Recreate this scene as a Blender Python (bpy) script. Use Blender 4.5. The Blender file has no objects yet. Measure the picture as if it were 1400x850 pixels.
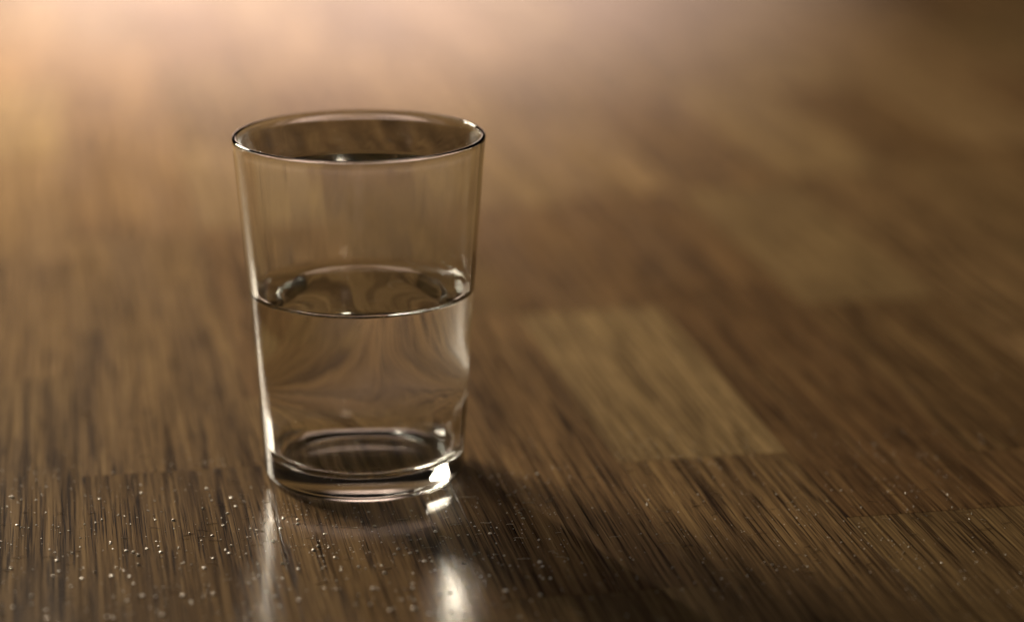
import bpy, math, random
from mathutils import Vector

R = math.radians
scene = bpy.context.scene
col = scene.collection

# ------------------------------------------------------------------ camera
cam_data = bpy.data.cameras.new('camera')
cam = bpy.data.objects.new('camera', cam_data)
col.objects.link(cam)
cam.location = (0.0, -0.8102, 0.2899)
cam.rotation_euler = (R(90 - 15.997), R(0.0), R(-3.647))
cam_data.sensor_width = 36.0
cam_data.lens = 86.08
cam_data.clip_start = 0.01
cam_data.clip_end = 60.0
cam_data.dof.use_dof = True
cam_data.dof.focus_distance = 0.802
cam_data.dof.aperture_fstop = 3.5
cam_data.dof.aperture_blades = 0
scene.camera = cam

# ------------------------------------------------------------------ world: a dim, dark room
world = bpy.data.worlds.new('World')
scene.world = world
world.use_nodes = True
bg = world.node_tree.nodes['Background']
bg.inputs['Color'].default_value = (1.0, 0.86, 0.70, 1)
bg.inputs['Strength'].default_value = 0.004

# ------------------------------------------------------------------ lamps
def area(name, loc, aim, sx, sy, watts, colour, shape='ELLIPSE', soft=False):
    d = bpy.data.lights.new(name, 'AREA')
    d.shape = shape
    d.size, d.size_y = sx, sy
    d.energy = watts
    d.color = colour
    o = bpy.data.objects.new(name, d)
    col.objects.link(o)
    o.location = loc
    o.rotation_euler = (Vector(aim) - Vector(loc)).to_track_quat('-Z', 'Y').to_euler()
    if soft:                            # soft falloff put into the emission: bright in the middle, fading to its edges
        d.use_nodes = True
        t = d.node_tree
        em = t.nodes['Emission']
        geo = t.nodes.new('ShaderNodeNewGeometry')
        ctr = t.nodes.new('ShaderNodeVectorMath'); ctr.operation = 'SUBTRACT'
        ctr.inputs[1].default_value = (0.5, 0.5, 0.0)
        t.links.new(geo.outputs['Parametric'], ctr.inputs[0])
        flat = t.nodes.new('ShaderNodeVectorMath'); flat.operation = 'MULTIPLY'
        flat.inputs[1].default_value = (1.0, 1.0, 0.0)
        t.links.new(ctr.outputs[0], flat.inputs[0])
        ln = t.nodes.new('ShaderNodeVectorMath'); ln.operation = 'LENGTH'
        t.links.new(flat.outputs[0], ln.inputs[0])
        mr = t.nodes.new('ShaderNodeMapRange'); mr.interpolation_type = 'SMOOTHSTEP'
        mr.inputs['From Min'].default_value = 0.5
        mr.inputs['From Max'].default_value = 0.05
        mr.inputs['To Min'].default_value = 0.0
        mr.inputs['To Max'].default_value = 2.0
        t.links.new(ln.outputs['Value'], mr.inputs['Value'])
        t.links.new(mr.outputs[0], em.inputs['Strength'])
    return o

# low glow far behind on the left with a hot core: the sheen at the top left
area('floor_glow', (-0.06, 3.2, 0.28), (0.0, 0.6, 0.0), 2.20, 0.62, 6.0, (1.0, 0.70, 0.56), 'ELLIPSE', True)
area('floor_lamp', (-0.44, 3.1, 0.21), (-0.1, 0.6, 0.0), 0.60, 0.34, 0.55, (1.0, 0.72, 0.56), 'ELLIPSE', True)
# lamp behind and to the left: the shadow to the right of the glass
area('table_lamp', (-0.64, 0.86, 0.53), (0.55, 0.60, 0.0), 0.44, 0.44, 22.5, (1.0, 0.86, 0.67))

# small bare bulb high behind the glass: the sparkle on rim, water and dust
area('bare_bulb', (-0.34, 0.95, 0.80), (0.0, 0.0, 0.05), 0.035, 0.035, 3.6, (1.0, 0.93, 0.82))

# ------------------------------------------------------------------ render settings
vs = scene.view_settings
vs.view_transform = 'Standard'
vs.look = 'None'
vs.exposure = 0.0
vs.gamma = 1.0
vs.use_curve_mapping = False
cy = scene.cycles
cy.max_bounces = 32
cy.diffuse_bounces = 4
cy.glossy_bounces = 16
cy.transmission_bounces = 32
cy.caustics_reflective = True
cy.caustics_refractive = True
cy.blur_glossy = 0.3
cy.sample_clamp_direct = 0
cy.sample_clamp_indirect = 20
cy.use_denoising = True
cy.denoiser = 'OPENIMAGEDENOISE'
cy.use_adaptive_sampling = False
cy.use_guiding = False

# ------------------------------------------------------------------ node helper
class NT:
    def __init__(self, name):
        self.m = bpy.data.materials.new(name)
        self.m.use_nodes = True
        self.t = self.m.node_tree
        self.t.nodes.clear()
        self.out = self.t.nodes.new('ShaderNodeOutputMaterial')

    def n(self, kind, **kw):
        nd = self.t.nodes.new(kind)
        for k, v in kw.items():
            setattr(nd, k, v)
        return nd

    def put(self, sock, v):
        if isinstance(v, bpy.types.NodeSocket):
            self.t.links.new(v, sock)
        else:
            sock.default_value = v

    def math(self, op, a, b=0.0, c=0.0, clamp=False):
        nd = self.n('ShaderNodeMath', operation=op, use_clamp=clamp)
        for s, v in zip(nd.inputs, (a, b, c)):
            self.put(s, v)
        return nd.outputs[0]

    def vmul(self, v, xyz):
        nd = self.n('ShaderNodeVectorMath', operation='MULTIPLY')
        self.put(nd.inputs[0], v)
        nd.inputs[1].default_value = xyz
        return nd.outputs[0]

    def noise(self, v, scale=1.0, detail=2.0, rough=0.5, dist=0.0):
        nd = self.n('ShaderNodeTexNoise')
        self.put(nd.inputs['Vector'], v)
        nd.inputs['Scale'].default_value = scale
        nd.inputs['Detail'].default_value = detail
        nd.inputs['Roughness'].default_value = rough
        nd.inputs['Distortion'].default_value = dist
        return nd.outputs['Fac']

    def ramp(self, f, lo, hi, a=0.0, b=1.0):
        nd = self.n('ShaderNodeMapRange', interpolation_type='SMOOTHSTEP')
        self.put(nd.inputs['Value'], f)
        nd.inputs['From Min'].default_value = lo
        nd.inputs['From Max'].default_value = hi
        nd.inputs['To Min'].default_value = a
        nd.inputs['To Max'].default_value = b
        return nd.outputs['Result']

    def mix(self, f, a, b, kind='MIX'):
        nd = self.n('ShaderNodeMix', data_type='RGBA', blend_type=kind)
        self.put(nd.inputs[0], f)
        self.put(nd.inputs[6], a if isinstance(a, bpy.types.NodeSocket) else (*a, 1))
        self.put(nd.inputs[7], b if isinstance(b, bpy.types.NodeSocket) else (*b, 1))
        return nd.outputs[2]

# ------------------------------------------------------------------ materials
def wood_material():
    w = NT('lacquered_oak')
    co = w.n('ShaderNodeAttribute', attribute_name='grain').outputs['Vector']
    tn = w.n('ShaderNodeAttribute', attribute_name='tone')
    sep = w.n('ShaderNodeSeparateColor')
    w.put(sep.inputs[0], tn.outputs['Color'])
    tone, figure, red = sep.outputs[0], sep.outputs[1], sep.outputs[2]
    # growth rings: bands across the stave, warped along it
    warp = w.noise(w.vmul(co, (16, 2.6, 1)), 1.0, 2.0, 0.5)
    xyz = w.n('ShaderNodeSeparateXYZ')
    w.put(xyz.inputs[0], co)
    ph = w.math('ADD', w.math('MULTIPLY', xyz.outputs[0], 85.0), w.math('MULTIPLY', warp, 7.0))
    saw = w.math('FRACT', ph)
    ring = w.math('MULTIPLY', w.ramp(saw, 0.05, 0.75), w.ramp(saw, 1.0, 0.80))
    ringn = w.noise(w.vmul(co, (170, 5, 1)), 1.0, 3.0, 0.55)
    band = w.math('MULTIPLY', w.ramp(ringn, 0.30, 0.70), w.math('ADD', w.math('MULTIPLY', ring, 0.75), 0.25))
    # pores: short dark dashes crowded into the early wood
    p1 = w.noise(w.vmul(co, (1900, 24, 1)), 1.0, 2.0, 0.6)
    p2 = w.noise(w.vmul(co, (3400, 60, 1)), 1.0, 1.0, 0.5)
    thr = w.math('SUBTRACT', 0.60, w.math('MULTIPLY', band, 0.11))
    pore = w.ramp(w.math('SUBTRACT', p1, thr), -0.05, 0.06)
    pore2 = w.ramp(p2, 0.57, 0.72)
    fibre = w.noise(w.vmul(co, (920, 8, 1)), 1.0, 4.0, 0.66)
    broad = w.noise(w.vmul(co, (55, 7, 1)), 1.0, 3.0, 0.5)
    pale = w.mix(red, (0.37, 0.250, 0.114), (0.35, 0.213, 0.098))
    deep = w.mix(red, (0.165, 0.099, 0.039), (0.150, 0.077, 0.031))
    c = w.mix(w.ramp(tone, 0.2, 0.9), deep, pale)
    c = w.mix(w.math('MULTIPLY', band, w.math('MULTIPLY', figure, 0.60)), c, (0.085, 0.046, 0.022))
    c = w.mix(w.ramp(broad, 0.35, 0.70, 0.0, 0.34), c, (0.075, 0.042, 0.018))
    c = w.mix(w.ramp(fibre, 0.47, 0.64, 0.0, 0.72), c, (0.040, 0.021, 0.008))
    c = w.mix(w.ramp(fibre, 0.46, 0.30, 0.0, 0.45), c, (0.46, 0.30, 0.125))
    c = w.mix(w.math('MULTIPLY', pore, w.math('ADD', w.math('MULTIPLY', figure, 0.35), 0.62)), c, (0.022, 0.011, 0.005))
    c = w.mix(w.math('MULTIPLY', pore2, 0.55), c, (0.04, 0.022, 0.011))
    h = w.math('ADD', w.math('MULTIPLY', pore, -0.8), w.math('MULTIPLY', fibre, 0.55))
    h = w.math('ADD', h, w.math('MULTIPLY', pore2, -0.35))
    bp = w.n('ShaderNodeBump')
    bp.inputs['Strength'].default_value = 0.42
    bp.inputs['Distance'].default_value = 0.00008
    w.put(bp.inputs['Height'], h)
    bc = w.n('ShaderNodeBump')
    bc.inputs['Strength'].default_value = 0.16
    bc.inputs['Distance'].default_value = 0.00008
    w.put(bc.inputs['Height'], h)
    b = w.n('ShaderNodeBsdfPrincipled')
    w.put(b.inputs['Base Color'], c)
    w.put(b.inputs['Roughness'], w.ramp(fibre, 0.3, 0.7, 0.55, 0.75))
    b.inputs['IOR'].default_value = 1.5
    b.inputs['Specular IOR Level'].default_value = 0.02
    b.inputs['Coat Weight'].default_value = 0.55
    b.inputs['Coat IOR'].default_value = 1.45
    w.put(b.inputs['Coat Roughness'], w.ramp(broad, 0.3, 0.7, 0.12, 0.17))
    w.put(b.inputs['Coat Normal'], bc.outputs['Normal'])
    w.put(b.inputs['Normal'], bp.outputs['Normal'])
    w.t.links.new(b.outputs[0], w.out.inputs[0])
    return w.m

def glass_material(name, ior, colour=(1, 1, 1)):
    w = NT(name)
    g = w.n('ShaderNodeBsdfGlass')
    g.inputs['Color'].default_value = (*colour, 1)
    g.inputs['Roughness'].default_value = 0.0
    g.inputs['IOR'].default_value = ior
    w.t.links.new(g.outputs[0], w.out.inputs[0])
    return w.m

def graded_glass(name, z0, z1, ior0, ior1, colour=(1, 1, 1)):
    # a clear wall whose inside changes from dry to wet with height
    w = NT(name)
    sep = w.n('ShaderNodeSeparateXYZ')
    w.put(sep.inputs[0], w.n('ShaderNodeTexCoord').outputs['Object'])
    g = w.n('ShaderNodeBsdfGlass')
    g.inputs['Color'].default_value = (*colour, 1)
    g.inputs['Roughness'].default_value = 0.0
    w.put(g.inputs['IOR'], w.ramp(sep.outputs[2], z0, z1, ior0, ior1))
    w.t.links.new(g.outputs[0], w.out.inputs[0])
    return w.m

def plain_material(name, colour, rough, spec=0.5, trans=0.0):
    w = NT(name)
    co = w.n('ShaderNodeTexCoord').outputs['Object']
    n = w.noise(co, 900.0, 2.0)
    b = w.n('ShaderNodeBsdfPrincipled')
    w.put(b.inputs['Base Color'], w.mix(n, tuple(x * 0.7 for x in colour), tuple(min(1, x * 1.2) for x in colour)))
    b.inputs['Roughness'].default_value = rough
    b.inputs['Specular IOR Level'].default_value = spec
    b.inputs['Transmission Weight'].default_value = trans
    w.t.links.new(b.outputs[0], w.out.inputs[0])
    return w.m

def speck_material(name, colour, gloss):
    w = NT(name)
    co = w.n('ShaderNodeTexCoord').outputs['Object']
    n = w.noise(co, 700.0, 2.0)
    c = w.mix(n, tuple(x * 0.6 for x in colour), colour)
    tr = w.n('ShaderNodeBsdfDiffuse')
    w.put(tr.inputs['Color'], c)
    gl = w.n('ShaderNodeBsdfGlossy')
    w.put(gl.inputs['Color'], c)
    gl.inputs['Roughness'].default_value = 0.32
    mx = w.n('ShaderNodeMixShader')
    mx.inputs[0].default_value = gloss
    w.t.links.new(tr.outputs[0], mx.inputs[1])
    w.t.links.new(gl.outputs[0], mx.inputs[2])
    w.t.links.new(mx.outputs[0], w.out.inputs[0])
    return w.m

M_WOOD = wood_material()
M_GLASS = glass_material('clear_glass', 1.50, (0.985, 0.992, 0.985))
M_WATER_TOP = glass_material('water_surface', 1.333)
M_WATER_WALL = graded_glass('water_against_glass', 0.021, 0.043, 1.0 / 1.50, 1.333 / 1.50)
M_WATER_FOOT = glass_material('water_on_glass_foot', 1.0 / 1.50)
M_SUB = plain_material('dark_underlay', (0.05, 0.033, 0.02), 0.9)
M_DUST = speck_material('pale_dust', (0.96, 0.90, 0.80), 0.8)
M_LINT = speck_material('pale_lint', (0.70, 0.60, 0.46), 0.35)

# ------------------------------------------------------------------ the parquet floor
YAW = R(-6.911)
T = Vector((math.sin(YAW), math.cos(YAW), 0))      # along the staves
S = Vector((math.cos(YAW), -math.sin(YAW), 0))     # across the staves
PITCH, S0 = 0.0622, 0.0893
GAP, CH, THICK = 0.00009, 0.00004, 0.010

floor = bpy.data.objects.new('floor', bpy.data.meshes.new('floor'))
col.objects.link(floor)
lo, hi = -3.0, 6.0
cs = [S * a + T * b + Vector((0, 0, -THICK - 0.001)) for a, b in ((-4, lo), (4, lo), (4, hi), (-4, hi))]
floor.data.from_pydata([tuple(c) for c in cs], [], [(0, 1, 2, 3)])
floor.data.materials.append(M_SUB)
floor['kind'] = 'structure'
floor['label'] = 'brown lacquered oak parquet floor of short staves'

def stave_geo(s0, s1, t0, t1, z=0.0):
    s0 += GAP; s1 -= GAP; t0 += GAP; t1 -= GAP
    v = []
    for inset, zz in ((0, -THICK), (0, -CH * 0.8), (CH, 0.0)):
        for a, b in ((s0 + inset, t0 + inset), (s1 - inset, t0 + inset), (s1 - inset, t1 - inset), (s0 + inset, t1 - inset)):
            v.append((a, b, zz + z))
    f = [(8, 9, 10, 11)]
    for k in (0, 4):
        for i in range(4):
            j = (i + 1) % 4
            f.append((k + i, k + j, k + 4 + j, k + 4 + i))
    return v, f

def build_staves(name, items, parent):
    """items: list of (s0, s1, t0, t1, tone, figure, red, seed, z)"""
    verts, faces, grain, tone = [], [], [], []
    for (s0, s1, t0, t1, tn, fg, rd, sd, z) in items:
        v, f = stave_geo(s0, s1, t0, t1, z)
        o = len(verts)
        for (a, b, c) in v:
            p = S * a + T * b
            verts.append((p.x, p.y, c))
            grain.append((a - s0 + sd[0], b - t0 + sd[1], sd[2] + c * 30))
            tone.append((tn, fg, rd, 1.0))
        faces += [tuple(o + i for i in q) for q in f]
    me = bpy.data.meshes.new(name)
    me.from_pydata(verts, [], faces)
    at = me.attributes.new('grain', 'FLOAT_VECTOR', 'POINT')
    at.data.foreach_set('vector', [x for g in grain for x in g])
    at = me.attributes.new('tone', 'FLOAT_COLOR', 'POINT')
    at.data.foreach_set('color', [x for g in tone for x in g])
    me.materials.append(M_WOOD)
    ob = bpy.data.objects.new(name, me)
    col.objects.link(ob)
    ob.parent = parent
    return ob

rng = random.Random(11)
known = {  # joints read off the photograph, per column of staves
    0: [-0.008, 0.184], 1: [-0.0745, 0.213], -1: [-0.123, 0.19], 2: [0.178],
    -3: [0.012, 0.349], -2: [-0.20, 0.09], -4: [-0.16, 0.13],
}
looks = {  # (column, index above the first known joint) -> tone, figure, red
    (0, 0): (0.74, 0.15, 0.1), (0, -1): (0.50, 0.9, 0.5), (0, 1): (0.45, 0.6, 0.9),
    (1, 0): (0.35, 0.7, 0.9), (1, -1): (0.42, 0.75, 0.0), (-1, 0): (0.50, 0.75, 0.8),
    (-1, -1): (0.55, 0.35, 0.2), (-3, 0): (0.52, 0.65, 0.5), (-3, -1): (0.40, 1.0, 0.3),
    (-2, 0): (0.55, 0.7, 0.5), (-2, 1): (0.5, 0.6, 0.9), (2, 0): (0.52, 0.4, 0.0), (2, -1): (0.35, 0.7, 0.5),
    (-4, 0): (0.5, 0.8, 0.3), (-4, -1): (0.3, 1.0, 0.3),
}
near, rest = [], []
for k in range(-14, 24):
    s0 = S0 + k * PITCH
    s1 = s0 + PITCH
    js = list(known.get(k, [rng.uniform(-0.1, 0.1)]))
    first = js[0]
    while js[-1] < 3.0:
        js.append(js[-1] + rng.choice((0.19, 0.22, 0.26, 0.30)) + rng.uniform(-0.012, 0.012))
    while js[0] > -1.0:
        js.insert(0, js[0] - rng.choice((0.19, 0.22, 0.26, 0.30)) + rng.uniform(-0.012, 0.012))
    base = js.index(first)
    for i in range(len(js) - 1):
        lk = looks.get((k, i - base))
        if lk is None:
            lk = (rng.uniform(0.35, 0.75), rng.uniform(0.3, 0.9), rng.random())
        it = (s0, s1, js[i], js[i + 1], *lk, (rng.uniform(-40, 40), rng.uniform(-40, 40), rng.uniform(-40, 40)), rng.uniform(-0.00008, 0.0))
        # the stretch of floor the photograph shows
        tm0, tm1 = js[i], js[i + 1]
        tc = min(max(0.0, (tm0 + tm1) / 2), 1.2)
        left = -0.135 - 0.01 * tc
        right = 0.19 + 0.42 * min(max(tm1, 0.0), 1.05)
        if tm1 > -0.165 and tm0 < 1.12 and s1 > left and s0 < right:
            near.append(it)
        else:
            rest.append(it)
for it in near:
    build_staves('stave', [it], floor)
o = build_staves('stave_field', rest, floor)
o['kind'] = 'stuff'

# ------------------------------------------------------------------ the drinking glass and its water
SEG = 192
H, R_TOP, R_BASE, Z_W, MEN = 0.120, 0.04275, 0.0344, 0.0652, 0.0026
def outer_r(z):
    u = z / H
    return R_BASE + (R_TOP - R_BASE) * (0.82 * u + 0.18 * u * u)
def wall(z):
    return 0.0014 + 0.0020 * max(0.0, 1 - z / 0.08) ** 1.2

def lathe(name, profile, mats, mat_of=None, wob=None, skip=()):
    verts, faces, mi = [], [], []
    rings = []
    for (r, z) in profile:
        if r < 1e-7:
            rings.append([len(verts)])
            verts.append((0, 0, z))
        else:
            idx = []
            for i in range(SEG):
                a = 2 * math.pi * i / SEG
                rr = r + (wob(a, r, z) if wob else 0)
                idx.append(len(verts))
                verts.append((rr * math.cos(a), rr * math.sin(a), z))
            rings.append(idx)
    for q in range(len(rings) - 1):
        if q in skip:
            continue
        A, B = rings[q], rings[q + 1]
        m = mat_of(q) if mat_of else 0
        for i in range(SEG):
            j = (i + 1) % SEG
            if len(A) == 1:
                faces.append((A[0], B[j], B[i]))
            elif len(B) == 1:
                faces.append((A[i], A[j], B[0]))
            else:
                faces.append((A[i], A[j], B[j], B[i]))
            mi.append(m)
    me = bpy.data.meshes.new(name)
    me.from_pydata(verts, [], faces)
    me.polygons.foreach_set('use_smooth', [True] * len(faces))
    me.polygons.foreach_set('material_index', mi)
    for m in mats:
        me.materials.append(m)
    ob = bpy.data.objects.new(name, me)
    col.objects.link(ob)
    return ob

def arc(cr, cz, rad, a0, a1, n):
    return [(cr + rad * math.cos(R(a0 + (a1 - a0) * i / n)), cz + rad * math.sin(R(a0 + (a1 - a0) * i / n))) for i in range(n + 1)]

# outside, from the middle of the underside out and up to the rim
Z0 = 0.00005
prof = [(0.0, Z0 + 0.0009), (0.010, Z0 + 0.0008), (0.019, Z0 + 0.0006), (0.0245, Z0 + 0.0003), (0.0275, Z0)]
RB = 0.0034
rc = outer_r(RB) - RB
prof += arc(rc, Z0 + RB, RB, -90, -2, 12)
z = RB + 0.002
while z < H - 0.0022:
    prof.append((outer_r(z), z))
    z += 0.003
rim_r = (wall(H) + 0.0001) / 2
prof += arc(outer_r(H - rim_r) - rim_r, H - rim_r, rim_r, 0, 180, 12)
zc = Z_W + MEN                          # where the meniscus meets the wall
z = H - rim_r - 0.0015
while z > zc + 0.001:
    prof.append((outer_r(z) - wall(z), z))
    z -= 0.003
prof.append((outer_r(zc) - wall(zc), zc))

def wobble(a, r, z):
    # faint upright ripple of pressed glass, only on the inside wall
    if z > 0.012 and r < outer_r(z) - 0.0006:
        return 0.000012 * math.sin(23 * a + 1.3) + 0.000010 * math.sin(37 * a + 0.4) + 0.000008 * math.sin(61 * a + 2.0)
    return 0.0
# the stretch of inside wall that the water touches belongs to the water mesh
glass = lathe('drinking_glass', prof, [M_GLASS], wob=wobble)
glass['label'] = 'clear straight-sided glass tumbler standing on the parquet'
glass['category'] = 'drinking glass'
glass['kind'] = 'thing'

# water: its free surface with the meniscus, then down the wall and across the rounded bottom
ri = outer_r(zc) - wall(zc)
wp = [(0.0, Z_W), (ri * 0.4, Z_W), (ri * 0.7, Z_W)]
for d in (0.0085, 0.0065, 0.005, 0.004, 0.0032, 0.0025, 0.0019, 0.0014, 0.0010, 0.0006, 0.0003):
    wp.append((ri - d, Z_W + MEN * math.exp(-d / 0.0016)))
n_top = len(wp)
wp.append((ri, zc))
FIL, ZB = 0.0055, 0.0078
z = zc - 0.002
while z > ZB + FIL + 0.001:
    wp.append((outer_r(z) - wall(z), z))
    z -= 0.003
rf = outer_r(ZB + FIL) - wall(ZB + FIL) - FIL
wp += arc(rf, ZB + FIL, FIL, 0, -90, 14)
wp += [(rf * 0.66, ZB - 0.0001), (rf * 0.33, ZB - 0.0002), (0.0, ZB - 0.0002)]
wp = wp[::-1]                           # bottom to top so that faces look outwards
n_wall = len(wp) - 1 - n_top
n_foot = 3 + 14                         # the rounded bottom of the cavity
water = lathe('drinking_water', wp, [M_WATER_TOP, M_WATER_WALL, M_WATER_FOOT],
              mat_of=lambda q: 2 if q < n_foot else (1 if q < n_wall else 0), wob=wobble)
zr = H - 0.0011
rr_ = outer_r(zr) - wall(zr) - 0.00004
top = [(0.0, zr - 0.0007), (rr_ * 0.4, zr - 0.0007), (rr_ * 0.7, zr - 0.0007)]
for d in (0.0085, 0.0065, 0.005, 0.004, 0.0032, 0.0025, 0.0019, 0.0014, 0.0010, 0.0006, 0.0003, 0.0):
    top.append((rr_ - d, zr - 0.0007 + 0.0007 * math.exp(-d / 0.0012)))
skin = lathe('added_brim_film', top[::-1], [M_WATER_TOP])  # added film under the rim, air below it, darkens the view into the opening
skin.parent = water
water['label'] = 'clear still water filling the lower half of the tumbler'
water['category'] = 'water'
water['kind'] = 'thing'

# ------------------------------------------------------------------ dust and lint on the boards
def dust():
    r = random.Random(5)
    verts, faces = [], []
    def blob(x, y, a, b, c, rot):
        o = len(verts)
        n = 8
        ca, sa = math.cos(rot), math.sin(rot)
        for (k, zz) in ((1.0, 0.0), (0.82, 0.55), (0.35, 0.93)):
            for i in range(n):
                t = 2 * math.pi * i / n
                px, py = a * k * math.cos(t), b * k * math.sin(t)
                verts.append((x + ca * px - sa * py, y + sa * px + ca * py, c * zz))
        verts.append((x, y, c))
        for L in range(2):
            for i in range(n):
                j = (i + 1) % n
                faces.append((o + L * n + i, o + L * n + j, o + (L + 1) * n + j, o + (L + 1) * n + i))
        for i in range(n):
            faces.append((o + 2 * n + i, o + 2 * n + (i + 1) % n, o + 3 * n))
    cl = [(r.uniform(-0.12, 0.20), r.uniform(-0.12, 0.02)) for _ in range(40)]
    count = 0
    while count < 1900:
        u = r.random()
        if u < 0.35:
            cx, cyy = r.choice(cl)
            x, y = r.gauss(cx, 0.006), r.gauss(cyy, 0.006)
        elif u < 0.80:
            x, y = r.uniform(-0.13, 0.21), r.triangular(-0.16, 0.04, -0.06)
        else:
            x, y = r.uniform(-0.20, 0.32), r.uniform(-0.22, 0.25)
        if math.hypot(x, y) < 0.0360:
            continue
        if count < 380:
            x = r.uniform(-0.13, 0.06)
            y = r.triangular(-0.15, 0.0, -0.085)
            if math.hypot(x, y) < 0.040:
                continue
            a = 0.00024 + 0.00062 * r.random() ** 1.8         # the large bright grains
        else:
            a = 0.00010 + 0.00026 * r.random() ** 2
        blob(x, y, a, a * r.uniform(0.45, 1.0), a * r.uniform(0.4, 0.9), r.uniform(0, 3.1))
        count += 1
    me = bpy.data.meshes.new('dust')
    me.from_pydata(verts, [], faces)
    me.polygons.foreach_set('use_smooth', [True] * len(faces))
    me.materials.append(M_DUST)
    ob = bpy.data.objects.new('dust', me)
    col.objects.link(ob)
    ob['kind'] = 'stuff'
    ob['label'] = 'pale sparkling dust specks scattered over the parquet'
    ob['category'] = 'dust'
    # lint: short fine curled fibres lying on the boards
    verts, faces = [], []
    for _ in range(300):
        x, y = r.uniform(-0.14, 0.27), r.triangular(-0.17, 0.12, -0.05)
        if math.hypot(x, y) < 0.042:
            continue
        ang = r.gauss(0.05, 0.35)
        ln = r.uniform(0.0012, 0.0055)
        cv = r.gauss(0, 90)
        wd = r.uniform(0.00004, 0.00009)
        o = len(verts)
        n = 7
        px, py = x, y
        for i in range(n):
            t = ang + cv * ln * (i / n - 0.5)
            zz = wd + 0.0002 * math.sin(math.pi * i / (n - 1)) * r.random()
            nx, ny = -math.sin(t), math.cos(t)
            for (a, b) in ((-1, 0), (0, 1), (1, 0), (0, -1)):
                verts.append((px + nx * wd * a, py + ny * wd * a, zz + wd * b))
            px += math.cos(t) * ln / n
            py += math.sin(t) * ln / n
        for i in range(n - 1):
            for q in range(4):
                p = (q + 1) % 4
                faces.append((o + i * 4 + q, o + i * 4 + p, o + i * 4 + 4 + p, o + i * 4 + 4 + q))
    me = bpy.data.meshes.new('lint')
    me.from_pydata(verts, [], faces)
    me.materials.append(M_LINT)
    ob = bpy.data.objects.new('lint', me)
    col.objects.link(ob)
    ob['kind'] = 'stuff'
    ob['label'] = 'short pale lint fibres lying on the parquet'
    ob['category'] = 'lint'
dust()
